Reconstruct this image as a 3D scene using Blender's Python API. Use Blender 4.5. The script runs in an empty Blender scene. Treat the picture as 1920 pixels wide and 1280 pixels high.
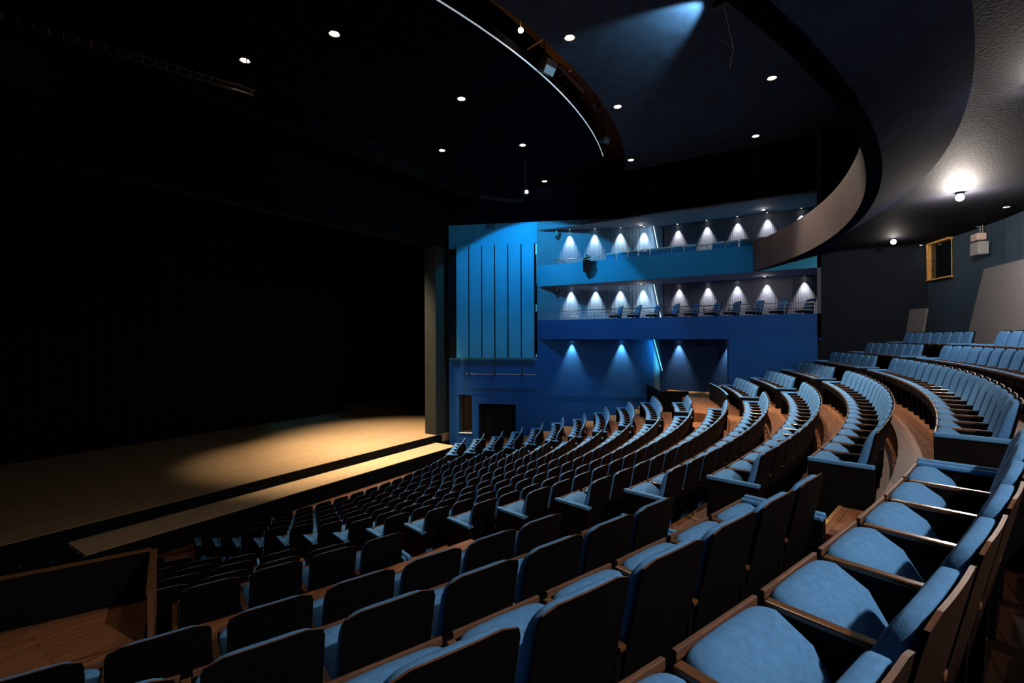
import bpy, bmesh, math, random
from mathutils import Vector, Matrix
random.seed(4)
S = bpy.context.scene
C = S.collection
ZO = 5.95                       # camera height above the floor of the first row
CX, CY = 10.86, 26.9            # centre of the seating arcs

# ------------------------------------------------------------------ camera
YAW, ROLL = math.radians(33.3686), math.radians(-0.2213)
cd = bpy.data.cameras.new('camera')
cd.sensor_width = 36; cd.lens = 908.17 / 1920 * 36; cd.shift_y = -9.55 / 1920
cd.clip_start = 0.05; cd.clip_end = 200
cam = bpy.data.objects.new('camera', cd); C.objects.link(cam)
fw = Vector((math.cos(YAW), math.sin(YAW), 0)); rt = Vector((math.sin(YAW), -math.cos(YAW), 0)); up = Vector((0, 0, 1))
xc = rt * math.cos(ROLL) + up * math.sin(ROLL); yc = -rt * math.sin(ROLL) + up * math.cos(ROLL)
M = Matrix((xc, yc, -fw)).transposed().to_4x4(); M.translation = (0, 0, ZO)
cam.matrix_world = M
S.camera = cam

# ------------------------------------------------------------------ world, exposure
w = bpy.data.worlds.new('world'); S.world = w; w.use_nodes = True
w.node_tree.nodes['Background'].inputs[0].default_value = (0.5, 0.6, 1, 1)
w.node_tree.nodes['Background'].inputs[1].default_value = 0.0
S.view_settings.view_transform = 'Standard'; S.view_settings.look = 'None'
S.view_settings.gamma = 1; S.view_settings.exposure = 0.0; S.view_settings.use_curve_mapping = False

def aim(o, target):
    o.rotation_euler = (Vector(target) - o.location).to_track_quat('-Z', 'Y').to_euler()
def spot(name, loc, target, power, angle, blend=.3, color=(1, 1, 1), radius=.05, parent=None):
    d = bpy.data.lights.new(name, 'SPOT'); d.energy = power; d.color = color
    d.spot_size = math.radians(angle); d.spot_blend = blend; d.shadow_soft_size = radius
    o = bpy.data.objects.new(name, d); C.objects.link(o)
    o.location = loc; aim(o, target)
    if parent: o.parent = parent; o.matrix_parent_inverse = Matrix.Translation(-parent.location)
    return o
def point(name, loc, power, color=(1, 1, 1), radius=.05, parent=None):
    d = bpy.data.lights.new(name, 'POINT'); d.energy = power; d.color = color; d.shadow_soft_size = radius
    o = bpy.data.objects.new(name, d); C.objects.link(o); o.location = loc
    if parent: o.parent = parent; o.matrix_parent_inverse = Matrix.Translation(-parent.location)
    return o

# light levels, all in one place
P_CEIL, P_REAR, P_SCALLOP, P_LOW = 2700, 260, 620, 560
P_FLOOD, P_FLOOD2, P_STAGE, P_BLUE = 1150, 520, 16000, 1500
WARM = (1.0, .80, .60); SCAL = (1.0, .93, .90); FLOODC = (.03, .55, 1.0)

# ------------------------------------------------------------------ materials
def mat(name, col, rough=.6, spec=.3, noise=0, nscale=8, bump=0, bscale=60, metal=0, emit=None, estr=0, stretch=(1, 1, 1)):
    m = bpy.data.materials.new(name); m.use_nodes = True
    nt = m.node_tree; b = nt.nodes['Principled BSDF']
    b.inputs['Base Color'].default_value = (*col, 1); b.inputs['Roughness'].default_value = rough
    b.inputs['Specular IOR Level'].default_value = spec; b.inputs['Metallic'].default_value = metal
    if emit: b.inputs['Emission Color'].default_value = (*emit, 1); b.inputs['Emission Strength'].default_value = estr
    if noise or bump:
        tc = nt.nodes.new('ShaderNodeTexCoord'); mp = nt.nodes.new('ShaderNodeMapping'); mp.inputs['Scale'].default_value = stretch
        nt.links.new(tc.outputs['Object'], mp.inputs[0])
    if noise:
        n = nt.nodes.new('ShaderNodeTexNoise'); n.inputs['Scale'].default_value = nscale; n.inputs['Detail'].default_value = 5
        r = nt.nodes.new('ShaderNodeValToRGB')
        lo = [c * (1 - noise) for c in col]; hi = [min(1, c * (1 + noise)) for c in col]
        r.color_ramp.elements[0].position = .3; r.color_ramp.elements[1].position = .7
        r.color_ramp.elements[0].color = (*lo, 1); r.color_ramp.elements[1].color = (*hi, 1)
        nt.links.new(mp.outputs[0], n.inputs['Vector']); nt.links.new(n.outputs['Fac'], r.inputs[0]); nt.links.new(r.outputs[0], b.inputs['Base Color'])
    if bump:
        n2 = nt.nodes.new('ShaderNodeTexNoise'); n2.inputs['Scale'].default_value = bscale
        bp = nt.nodes.new('ShaderNodeBump'); bp.inputs['Strength'].default_value = bump; bp.inputs['Distance'].default_value = .01
        nt.links.new(mp.outputs[0], n2.inputs['Vector']); nt.links.new(n2.outputs['Fac'], bp.inputs['Height']); nt.links.new(bp.outputs[0], b.inputs['Normal'])
    return m
def plank(name, c1, c2, rough=.4, w=1.2, h=.09, spec=.4, polar=False):
    """parquet boards: brick texture over noise grain"""
    m = bpy.data.materials.new(name); m.use_nodes = True
    nt = m.node_tree; b = nt.nodes['Principled BSDF']; L = nt.links.new
    b.inputs['Roughness'].default_value = rough; b.inputs['Specular IOR Level'].default_value = spec
    tc = nt.nodes.new('ShaderNodeTexCoord')
    br = nt.nodes.new('ShaderNodeTexBrick'); br.inputs['Color1'].default_value = (*c1, 1); br.inputs['Color2'].default_value = (*c2, 1)
    br.inputs['Mortar'].default_value = (*[c * .35 for c in c1], 1); br.inputs['Scale'].default_value = 1
    br.inputs['Mortar Size'].default_value = .004; br.inputs['Brick Width'].default_value = w; br.inputs['Row Height'].default_value = h
    L(tc.outputs['Object'], br.inputs['Vector'])
    n = nt.nodes.new('ShaderNodeTexNoise'); n.inputs['Scale'].default_value = 3; n.inputs['Detail'].default_value = 6
    mp = nt.nodes.new('ShaderNodeMapping'); mp.inputs['Scale'].default_value = (1.5, 12, 1)
    L(tc.outputs['Object'], mp.inputs[0]); L(mp.outputs[0], n.inputs['Vector'])
    r = nt.nodes.new('ShaderNodeMapRange'); r.inputs['From Min'].default_value = .3; r.inputs['From Max'].default_value = .7
    r.inputs['To Min'].default_value = .75; r.inputs['To Max'].default_value = 1.2
    L(n.outputs['Fac'], r.inputs['Value'])
    mx = nt.nodes.new('ShaderNodeMixRGB'); mx.blend_type = 'MULTIPLY'; mx.inputs[0].default_value = 1
    L(br.outputs['Color'], mx.inputs[1]); L(r.outputs[0], mx.inputs[2]); L(mx.outputs[0], b.inputs['Base Color'])
    return m
def ribbed(name, col, rough=.8, scale=40, bump=.25):
    """wall cladding with fine vertical ribs"""
    m = bpy.data.materials.new(name); m.use_nodes = True
    nt = m.node_tree; b = nt.nodes['Principled BSDF']; L = nt.links.new
    b.inputs['Base Color'].default_value = (*col, 1); b.inputs['Roughness'].default_value = rough; b.inputs['Specular IOR Level'].default_value = .2
    tc = nt.nodes.new('ShaderNodeTexCoord'); s = nt.nodes.new('ShaderNodeSeparateXYZ'); L(tc.outputs['Object'], s.inputs[0])
    a = nt.nodes.new('ShaderNodeMath'); a.operation = 'ADD'; L(s.outputs[0], a.inputs[0]); L(s.outputs[1], a.inputs[1])
    k = nt.nodes.new('ShaderNodeMath'); k.operation = 'MULTIPLY'; k.inputs[1].default_value = scale; L(a.outputs[0], k.inputs[0])
    sn = nt.nodes.new('ShaderNodeMath'); sn.operation = 'SINE'; L(k.outputs[0], sn.inputs[0])
    bp = nt.nodes.new('ShaderNodeBump'); bp.inputs['Strength'].default_value = bump; bp.inputs['Distance'].default_value = .01
    L(sn.outputs[0], bp.inputs['Height']); L(bp.outputs[0], b.inputs['Normal'])
    n = nt.nodes.new('ShaderNodeTexNoise'); n.inputs['Scale'].default_value = 1.3
    r = nt.nodes.new('ShaderNodeValToRGB'); r.color_ramp.elements[0].color = (*[c * .85 for c in col], 1); r.color_ramp.elements[1].color = (*[c * 1.12 for c in col], 1)
    L(tc.outputs['Object'], n.inputs['Vector']); L(n.outputs['Fac'], r.inputs[0]); L(r.outputs[0], b.inputs['Base Color'])
    return m
m_floor = plank('auditorium_parquet', (.26, .105, .045), (.19, .075, .032), .5, spec=.25)
m_riser = mat('riser_wood', (.10, .042, .02), .5, .3, .25, 5)
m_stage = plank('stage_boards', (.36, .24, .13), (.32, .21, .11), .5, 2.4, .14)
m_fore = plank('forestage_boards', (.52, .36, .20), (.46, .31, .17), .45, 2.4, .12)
m_black = mat('black_drape', (.006, .006, .007), .95, .05)
m_ceil = mat('ceiling_navy_black', (.0035, .005, .011), .95, .01, .2, 3)
m_rearceil = mat('balcony_soffit_charcoal', (.007, .0075, .010), .7, .05, .15, 6, .5, 25)
m_fabric = mat('blue_wool', (.070, .205, .42), .9, .15, .12, 40, .25, 350)
m_fabric2 = mat('blue_wool_arm', (.075, .23, .47), .85, .2, .1, 40)
m_back = mat('black_stained_board', (.004, .0038, .004), .6, .04, .2, 12, stretch=(1, 1, .2))
m_edge = mat('seat_wood_brown', (.105, .050, .028), .45, .3, .3, 14, stretch=(1, 6, 6))
m_arm = mat('arm_wood_brown', (.10, .045, .018), .22, .6, .3, 14, stretch=(6, 1, 6))
m_dark = mat('black_lacquer', (.005, .0045, .0045), .6, .06)
m_slat = ribbed('azure_panel', (.04, .30, .52), .75, 90, .15)
m_wall_lo = ribbed('deep_blue_paint', (.010, .08, .28), .8, 60, .1)
m_fascia = ribbed('azure_fascia', (.03, .26, .44), .75, 60, .1)
m_fascia_lo = ribbed('royal_blue_fascia', (.008, .066, .25), .75, 60, .1)
m_recess = ribbed('slate_cladding', (.08, .09, .115), .85, 70, .35)
m_rearwall = ribbed('navy_cladding', (.03, .055, .08), .85, 70, .35)
m_greypanel = mat('grey_felt_panel', (.17, .165, .17), .95, .1, .12, 30, .3, 200)
m_pros = mat('charcoal_plaster', (.032, .035, .031), .9, .1, .15, 4)
m_balcfront = ribbed('plum_grey_cladding', (.11, .085, .09), .85, 60, .2)
m_steel = mat('brushed_steel', (.45, .45, .47), .3, .5, metal=1)
m_blackmetal = mat('black_metal', (.012, .012, .013), .4, .4)
m_spkgrey = mat('grey_speaker_grille', (.28, .28, .27), .8, .2, 0, 8, .5, 300)
m_spktan = mat('tan_speaker_top', (.42, .30, .19), .7, .2)
m_frame = mat('oak_window_frame', (.62, .32, .09), .45, .3, .25, 9)
m_glassdark = mat('dark_glazing', (.004, .005, .007), .08, .5)
m_brass = mat('brass_nosing', (.75, .46, .18), .4, .5, metal=.6)
m_white = mat('white_trim', (.75, .76, .78), .5, .3)
m_lamp = mat('warm_lamp', (1, .8, .6), .5, .2, emit=(1, .78, .55), estr=22)
m_lampw = mat('white_lamp', (1, 1, 1), .5, .2, emit=(1, .95, .9), estr=25)
m_led = mat('white_led_strip', (1, 1, 1), .5, .2, emit=(.8, .92, 1), estr=1.3)
m_ledc = mat('cyan_led_strip', (.4, .9, 1), .5, .2, emit=(.12, .72, 1), estr=2.0)
m_slotbrown = mat('bridge_timber', (.12, .05, .016), .6, .3, .2, 6)

# ------------------------------------------------------------------ object helpers
def mesh(name, bm, m, smooth=False):
    me = bpy.data.meshes.new(name); bmesh.ops.recalc_face_normals(bm, faces=bm.faces)
    if smooth:
        for f in bm.faces: f.smooth = True
    bm.to_mesh(me); bm.free()
    for x in (m if isinstance(m, (list, tuple)) else [m]): me.materials.append(x)
    return me
def link(name, me, parent=None, loc=None):
    o = bpy.data.objects.new(name, me); C.objects.link(o)
    if parent: o.parent = parent
    if loc: o.location = loc
    return o
def obj(name, bm, m, parent=None, smooth=False): return link(name, mesh(name, bm, m, smooth), parent)
def struct(name, bm, m, smooth=False, label=None):
    o = obj(name, bm, m, None, smooth); o['kind'] = 'structure'
    if label: o['label'] = label
    return o
def tag(o, label, cat, group=None):
    o['label'] = label; o['category'] = cat
    if group: o['group'] = group
    return o
def thing(name, label, cat, loc=(0, 0, 0), rz=0, group=None):
    o = bpy.data.objects.new(name, None); C.objects.link(o); o.empty_display_size = .1
    o.location = loc; o.rotation_euler = (0, 0, rz)
    return tag(o, label, cat, group)
def box(bm, c, s, rz=0, bev=0, rot=None):
    r = bmesh.ops.create_cube(bm, size=1); vs = r['verts']
    bmesh.ops.scale(bm, vec=s, verts=vs)
    if bev:
        es = list({e for v in vs for e in v.link_edges})
        rr = bmesh.ops.bevel(bm, geom=es, offset=bev, segments=2, affect='EDGES', profile=.5); vs = list({v for f in rr['faces'] for v in f.verts} | {v for v in vs if v.is_valid})
    if rot is not None: bmesh.ops.rotate(bm, cent=(0, 0, 0), matrix=rot, verts=vs)
    if rz: bmesh.ops.rotate(bm, cent=(0, 0, 0), matrix=Matrix.Rotation(rz, 3, 'Z'), verts=vs)
    bmesh.ops.translate(bm, vec=c, verts=vs)
    return bm
def B(c, s, rz=0, bev=0, rot=None): return box(bmesh.new(), c, s, rz, bev, rot)
def tube(bm, p, q, r, n=8):
    p, q = Vector(p), Vector(q); d = q - p
    res = bmesh.ops.create_cone(bm, cap_ends=True, segments=n, radius1=r, radius2=r, depth=d.length)
    mt = Matrix.Translation((p + q) / 2) @ d.to_track_quat('Z', 'Y').to_matrix().to_4x4()
    bmesh.ops.transform(bm, matrix=mt, verts=res['verts']); return bm
def cone(bm, loc, r1, r2, depth, n=20, rot=None):
    res = bmesh.ops.create_cone(bm, cap_ends=True, segments=n, radius1=r1, radius2=r2, depth=depth)
    mt = Matrix.Translation(loc) @ (rot.to_4x4() if rot else Matrix.Identity(4))
    bmesh.ops.transform(bm, matrix=mt, verts=res['verts']); return bm
def prism(bm, pts, z0, z1):
    """vertical prism over a plan polygon"""
    lo = [bm.verts.new((x, y, z0)) for x, y in pts]; hi = [bm.verts.new((x, y, z1)) for x, y in pts]; n = len(pts)
    bm.faces.new(lo[::-1]); bm.faces.new(hi)
    for i in range(n): bm.faces.new((lo[i], lo[(i + 1) % n], hi[(i + 1) % n], hi[i]))
    return bm
def hexa(bm, a):
    """box from 8 corners: bottom four, top four"""
    v = [bm.verts.new(p) for p in a]
    for f in ((3, 2, 1, 0), (4, 5, 6, 7), (0, 1, 5, 4), (1, 2, 6, 5), (2, 3, 7, 6), (3, 0, 4, 7)): bm.faces.new([v[i] for i in f])
    return bm
def wallseg(bm, p, q, z0, z1, th):
    """wall slab between plan points p,q; th is added to the side to the right of p->q"""
    p, q = Vector((*p, 0)), Vector((*q, 0)); d = (q - p).normalized(); n = Vector((d.y, -d.x, 0)) * th
    return prism(bm, [(v.x, v.y) for v in (p, q, q + n, p + n)], z0, z1)
def arcband(bm, r0, r1, a0, a1, z0, z1, n=24, cx=CX, cy=CY):
    """solid ring sector; angles from -y, growing towards +x; a0/a1 may differ per radius"""
    a0i, a0o = a0 if isinstance(a0, tuple) else (a0, a0); a1i, a1o = a1 if isinstance(a1, tuple) else (a1, a1)
    rows = []
    for i in range(n + 1):
        t = i / n; ai = a0i + (a1i - a0i) * t; ao = a0o + (a1o - a0o) * t
        pi_ = (cx + r0 * math.sin(ai), cy - r0 * math.cos(ai)); po = (cx + r1 * math.sin(ao), cy - r1 * math.cos(ao))
        rows.append([bm.verts.new((*pi_, z0)), bm.verts.new((*po, z0)), bm.verts.new((*po, z1)), bm.verts.new((*pi_, z1))])
    for a, b in zip(rows, rows[1:]):
        for i in range(4):
            bm.faces.new((a[i], a[(i + 1) % 4], b[(i + 1) % 4], b[i]))
    bm.faces.new(rows[0][::-1]); bm.faces.new(rows[-1])
    return bm
ORD = ('zeroth first second third fourth fifth sixth seventh eighth ninth tenth eleventh twelfth thirteenth fourteenth '
       'fifteenth sixteenth seventeenth eighteenth nineteenth twentieth').split()

# ------------------------------------------------------------------ rows of the house
ZARM = [None, -5.33, -5.11, -4.88, -4.65, -4.38, -4.12, -3.85, -3.55, -3.24, -2.93, -2.57, -2.25, -1.95, -1.62, -1.27, -.91, -.58, -.24]
FLOOR = [None] + [round(z - .62 + ZO, 3) for z in ZARM[1:]]
def R(k): return math.sqrt(4.909 ** 2 + (11.955 + k) ** 2)
def ang(x, r): return math.asin(max(-1, min(1, (x - CX) / r)))
def at(r, a, z=0): return (CX + r * math.sin(a), CY - r * math.cos(a), z)
XN, XF = 5.42, 16.30            # middle of the two aisles
XWALL = 21.0                    # plane of the balcony fascias
OB0 = Vector((21.0, 12.3)); OBD = Vector((.39, -.921))   # splayed side wall: point and direction away from the stage
def ob(t, off=0):               # point on the splayed wall, off towards the house
    p = OB0 + OBD * t + Vector((-.921, -.39)) * off
    return (p.x, p.y)
def xwall(y): return 21.0 + .39 * (12.3 - y) / .921 if y > 7 else (23.25 if y > 2.2 else XWALL)

# floor: stepped terraces in three blocks
bm = bmesh.new(); br = bmesh.new()
for k in range(1, 19):
    rf = R(k - 1) + .37 if k > 1 else R(1) - 1.0
    rb = R(k) + .37 if k < 18 else R(k) + 1.2
    for blk, (xa, xb) in enumerate(((-2.2, XN - .58), (XN - .58, XF + .55), (XF + .55, 24.2))):
        z = FLOOR[13] if (k == 12 and blk != 1) else FLOOR[k]
        arcband(bm, rf, rb, (ang(xa, rf), ang(xa, rb)), (ang(xb, rf), ang(xb, rb)), z - 1.2, z, 20)
struct('floor', bm, m_floor, label='stepped parquet floor of the auditorium')
bm = bmesh.new(); prism(bm, [(-2.2, 14.2), (24, 14.2), (24, 9.6), (-2.2, 9.6)][::-1], -1.3, -1.2)
prism(bm, [(-2.2, 12.0), (24, 12.0), (24, 17), (-2.2, 17)], FLOOR[1] - .2, FLOOR[1] - .002)
struct('floor_front', bm, m_riser, label='dark floor before the stage')
# step blocks in the aisles
def aisle_step(x, k, w=.9, z=None):
    r = R(k) + .37 - .17; a = ang(x, r); z0 = FLOOR[k]; z1 = (FLOOR[k] + FLOOR[k + 1]) / 2 if z is None else z
    bm = bmesh.new(); box(bm, (0, 0, (z1 - z0) / 2), (w, .34, z1 - z0))
    o = struct('step_block', bm, m_floor, label='low wooden step block in an aisle'); o.location = at(r, a, z0); o.rotation_euler = (0, 0, a)
    n = obj('nosing', B((0, .165, z1 - z0 + .004), (w, .03, .01)), m_brass, o)
for k in range(1, 18):
    for x in (XN - .03, XF):
        if k == 11: aisle_step(x, k, .9, FLOOR[11] + (FLOOR[13] - FLOOR[11]) * .5)
        elif k != 12: aisle_step(x, k)
for k in range(3, 11):
    r = R(k); y = CY - math.sqrt(r * r - 11.5 ** 2)
    for _ in range(4): xx = xwall(y) - .55; y = CY - math.sqrt(r * r - (xx - CX) ** 2)
    aisle_step(xx, k, .8)

# ------------------------------------------------------------------ side wall, fascias, balconies
Z = lambda z: z + ZO
bm = bmesh.new()                                          # splayed wall from the proscenium to the recess, with two doorways
TS = -4.62
wallseg(bm, ob(TS), ob(6.05), Z(-3.0), Z(7.6), -.25)
for t0, t1 in ((TS, -4.09), (-3.41, -3.07), (-1.12, 6.05)): wallseg(bm, ob(t0), ob(t1), Z(-6.2), Z(-3.0), -.25)
wallseg(bm, ob(-4.09), ob(-3.41), Z(-6.2), Z(-4.97), -.25)
wallseg(bm, ob(-3.07), ob(-1.12), Z(-3.44), Z(-3.0), -.25)
wside = struct('wall_right', bm, [ribbed('splayed_wall_blue', (.10, .175, .25), .85, 70, .35)], label='splayed side wall beside the stage')
me = wside.data; me.materials.append(m_wall_lo)
for f in me.polygons:
    if f.center.z < Z(-.2) : f.material_index = 1
# painted lower part and panel backing of the splayed wall
bm = bmesh.new(); wallseg(bm, ob(TS, .012), ob(-.02, .012), Z(-1.2), Z(5.75), -.02)
struct('wall_right_lining', bm, m_slat, label='azure lining behind the tall panels')
bm = bmesh.new(); wallseg(bm, ob(TS, .012), ob(6.0, .012), Z(5.75), Z(7.6), -.02); struct('wall_right_upper', bm, m_ceil, label='top of the splayed side wall, painted black as if unlit')  # wall above the flood's reach, its shade painted black
bm = bmesh.new(); wallseg(bm, ob(-.02, .012), ob(5.62, .012), Z(-3.0), Z(-.15), -.02); wallseg(bm, ob(TS, .012), ob(-.02, .012), Z(-3.0), Z(-1.2), -.02)
struct('wall_right_lower', bm, m_wall_lo, label='deep blue wall under the lower balcony')
# doorway niches
def niche(t0, t1, z0, z1, depth, m, name, label):
    bm = bmesh.new()
    a, b_, c, d = ob(t0, -.2), ob(t1, -.2), ob(t1, -depth), ob(t0, -depth)
    wallseg(bm, c, d, z0, z1, .04) if False else None
    prism(bm, [d, c, ob(t1, -depth - .05), ob(t0, -depth - .05)], z0, z1)
    prism(bm, [a, d, ob(t0 - .05, -depth), ob(t0 - .05, -.2)], z0, z1)
    prism(bm, [b_, c, ob(t1 + .05, -depth), ob(t1 + .05, -.2)], z0, z1)
    prism(bm, [ob(t0 - .05, -.2), ob(t1 + .05, -.2), ob(t1 + .05, -depth), ob(t0 - .05, -depth)], z1, z1 + .05)
    prism(bm, [ob(t0 - .05, -.2), ob(t1 + .05, -.2), ob(t1 + .05, -depth), ob(t0 - .05, -depth)], z0 - .05, z0)
    return struct(name, bm, m, label=label)
niche(-4.09, -3.41, Z(-4.97), Z(-3.0), .9, mat('niche_warm_light', (.20, .12, .055), .8, .1), 'door_1', 'narrow hatch beside the proscenium, warm light painted ochre on its reveal')  # ochre stands for warm light in the hatch, no lamp inside
niche(-3.07, -1.12, Z(-6.0), Z(-3.44), 1.6, mat('niche_dark', (.03, .035, .04), .8, .1), 'door_2', 'wide dark doorway in the blue side wall')
bm = bmesh.new(); wallseg(bm, ob(-4.11, .03), ob(-3.39, .03), Z(-4.99), Z(-4.95), -.1); struct('trim_1', bm, m_white, label='pale sill of the narrow hatch')
# straight rear part of the recesses
bm = bmesh.new()
prism(bm, [(23.42, 7.2), (23.42, -.15), (23.7, -.15), (23.7, 7.2)], Z(-3.2), Z(7.6))
struct('wall_recess', bm, m_recess, label='ribbed slate wall at the back of the side balconies')
bm = bmesh.new()
prism(bm, [(23.30, 7.2), (23.30, 3.45), (23.4, 3.45), (23.4, 7.2)], Z(-3.2), Z(-.17))
prism(bm, [(21.02, 3.40), (23.3, 3.40), (23.3, 3.5), (21.02, 3.5)], Z(-3.2), Z(-.17))
struct('wall_passage', bm, ribbed('passage_navy', (.012, .045, .15), .8, 60, .1), label='dark blue walls of the side entrance')
bm = bmesh.new(); prism(bm, [(XWALL, .42), (23.5, .42), (23.5, .3), (XWALL, .3)], Z(-.1), Z(7.6)); struct('wall_recess_end', bm, m_recess, label='end wall of the side balconies')
# fascia solids: lower balcony, upper balcony, top ledge
def slab(name, z0, z1, zf, m, label, y0=12.28, y1=.3):
    bm = bmesh.new()
    prism(bm, [(XWALL, y0), (XWALL, y1), (XWALL + .16, y1), (XWALL + .16, y0 - .30)], z0, z1)
    prism(bm, [(XWALL + .16, y0 - .38), (XWALL + .16, y1), (23.42, y1), (23.42, 7.1), (23.05, 7.4)], z0, zf)
    o = struct(name, bm, m, label=label); return o
o = slab('wall_balcony_lower', Z(-.15), Z(.80), Z(.05), [m_fascia_lo, m_rearceil], 'royal blue front of the lower side balcony')
o2 = slab('wall_balcony_upper', Z(2.48), Z(3.52), Z(2.62), [m_fascia, m_recess], 'azure front of the upper side balcony')
for q in (o, o2):
    for f in q.data.polygons:
        if f.normal.z < -.5: f.material_index = 1
bm = bmesh.new()
prism(bm, [(XWALL, 12.25), (XWALL, .3), (23.42, .3), (23.42, 7.1), (23.05, 7.4)], Z(5.27), Z(5.33))
struct('ceiling_ledge', bm, m_recess, label='thin soffit above the upper side balcony')
bm = bmesh.new(); prism(bm, [(21.6, 8.5), (21.6, .3), (21.7, .3), (21.7, 8.5)], Z(5.33), Z(7.6)); struct('wall_upper', bm, m_ceil, label='black wall above the side balconies')
# wall continuing to the rear below and beside the balconies
bm = bmesh.new(); prism(bm, [(XWALL, 3.42), (XWALL, .42), (XWALL + .5, .42), (XWALL + .5, 3.42)], Z(-3.2), Z(-.15))
struct('wall_right_mid', bm, m_wall_lo, label='deep blue wall beside the raised side rows')
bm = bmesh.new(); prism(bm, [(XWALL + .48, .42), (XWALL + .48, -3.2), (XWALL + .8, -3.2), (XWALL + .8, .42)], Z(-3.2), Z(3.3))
struct('wall_right_rear', bm, ribbed('shadow_navy', (.006, .010, .016), .85, 70, .35), label='side wall beside the rear rows, its shade painted dark navy')  # shade of the rear balcony put into a darker wall colour
# slanted lit joints in the splayed wall on each level
for i, (z0, z1, m, nm, lb) in enumerate(((-1.70, -.17, m_ledc, 'cyan', 'cyan light line on the wall under the lower balcony'),
                                (.06, 2.47, m_led, 'white', 'white light line on the wall of the lower side balcony'),
                                (2.63, 5.26, m_led, 'white', 'white light line on the wall of the upper side balcony'))):
    bm = bmesh.new(); ta, tb = 5.62, 5.62 + .36 * (z1 - z0) / 1.41
    if i: tb = 5.60 + .40 * (z1 - z0) / 1.6
    tb = min(tb, 6.1)
    a0, a1, b0, b1 = ob(tb, .02), ob(tb + .03, .02), ob(ta, .02), ob(ta + .03, .02)
    a2, a3, b2, b3 = ob(tb, .05), ob(tb + .03, .05), ob(ta, .05), ob(ta + .03, .05)
    hexa(bm, [(*a0, Z(z0)), (*a1, Z(z0)), (*a3, Z(z0)), (*a2, Z(z0)), (*b0, Z(z1)), (*b1, Z(z1)), (*b3, Z(z1)), (*b2, Z(z1))])
    t = tag(obj('light_strip', bm, m), lb, 'light strip')
    col = (.1, .75, 1) if i == 0 else (.75, .88, 1)
    d = bpy.data.lights.new('strip_glow', 'AREA'); d.shape = 'RECTANGLE'; d.size = .02; d.size_y = z1 - z0; d.energy = 14 if i else 14; d.color = col; d.spread = math.radians(150)
    lo_ = bpy.data.objects.new('strip_glow', d); C.objects.link(lo_); mid_ = ob((ta + tb) / 2 - .02, .12)
    lo_.location = (*mid_, Z((z0 + z1) / 2)); dr = Vector((*(-OBD), 0)); ay_ = Vector((*(Vector(ob(ta)) - Vector(ob(tb))), z1 - z0)).normalized(); ax_ = ay_.cross(-dr).normalized(); az_ = ax_.cross(ay_)
    lo_.rotation_euler = Matrix((ax_, ay_, az_)).transposed().to_euler()

# tall azure panels hanging before the splayed wall
for i in range(6):
    t0 = -4.15 + i * .678; t1 = t0 + .622
    bm = bmesh.new(); wallseg(bm, ob(t0, .22), ob(t1, .22), Z(-1.10), Z(4.70), -.05)
    bmesh.ops.bevel(bm, geom=list(bm.edges), offset=.006, segments=1, affect='EDGES')
    o = thing('acoustic_baffle', f'tall azure wall panel, {ORD[i + 1]} of six counting from the stage', 'panel', (*ob((t0 + t1) / 2, .2), Z(-1.1)), group='tall azure panels beside the stage')
    p = obj('board', bm, m_slat, o); p.matrix_parent_inverse = Matrix.Translation(-o.location)
    for zz in (-.4, 2, 4.2):
        b2 = bmesh.new(); c = ob((t0 + t1) / 2, .10); box(b2, (*c, Z(zz)), (.05, .16, .05), math.atan2(OBD.y, OBD.x))
        q = obj('bracket', b2, m_blackmetal, o); q.matrix_parent_inverse = Matrix.Translation(-o.location)
bm = bmesh.new(); wallseg(bm, ob(-4.14, .03), ob(-.10, .03), Z(-1.05), Z(4.66), -.015); struct('dark_sheet', bm, m_black, label='black sheet darkening the gaps between the tall panels')  # black sheet added so the gaps between the panels read dark
# dark slot with pale lamps at the end of the panels
bm = bmesh.new(); wallseg(bm, ob(-.10, .06), ob(.0, .06), Z(-1.1), Z(4.7), -.03); struct('trim_2', bm, m_black, label='dark slot between the tall panels and the balconies')
for z0, z1, nm in ((4.1, 4.65, 'topmost'), (1.25, 1.6, 'middle'), (-1.05, -.9, 'lowest')):
    bm = bmesh.new(); wallseg(bm, ob(-.075, .09), ob(-.015, .09), Z(z0), Z(z1), -.02)
    tag(obj('slot_lamp', bm, m_white), f'{nm} pale vertical tube in the slot beside the tall panels', 'tube', 'pale tubes in the slot')
bm = bmesh.new(); wallseg(bm, ob(-.02, .09), ob(.0, .09), Z(2.6), Z(4.65), -.02); struct('trim_3', bm, m_white, label='pale edge of the slot beside the tall panels')
# pipe under the panels
pz = Z(-1.9); t = thing('lighting_bar', 'thin horizontal pipe on three drop rods under the tall panels', 'pipe', (*ob(-1.8, .35), pz))
def under(o, parent): o.matrix_parent_inverse = Matrix.Translation(-parent.location); return o
bm = bmesh.new(); tube(bm, (*ob(-3.6, .35), pz), (*ob(-.05, .35), pz), .025); under(obj('pipe', bm, m_spkgrey, t), t)
for tt in (-3.45, -2.12, -.72):
    bm = bmesh.new(); tube(bm, (*ob(tt, .35), pz), (*ob(tt, .35), Z(-1.1)), .018); tube(bm, (*ob(tt, .35), Z(-1.1)), (*ob(tt, .0), Z(-1.1)), .018)
    under(obj('drop_rod', bm, m_blackmetal, t), t)
    bm = bmesh.new(); box(bm, (*ob(tt, .36), pz - .03), (.10, .10, .13), .4); under(obj('clamp', bm, m_blackmetal, t), t)

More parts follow.
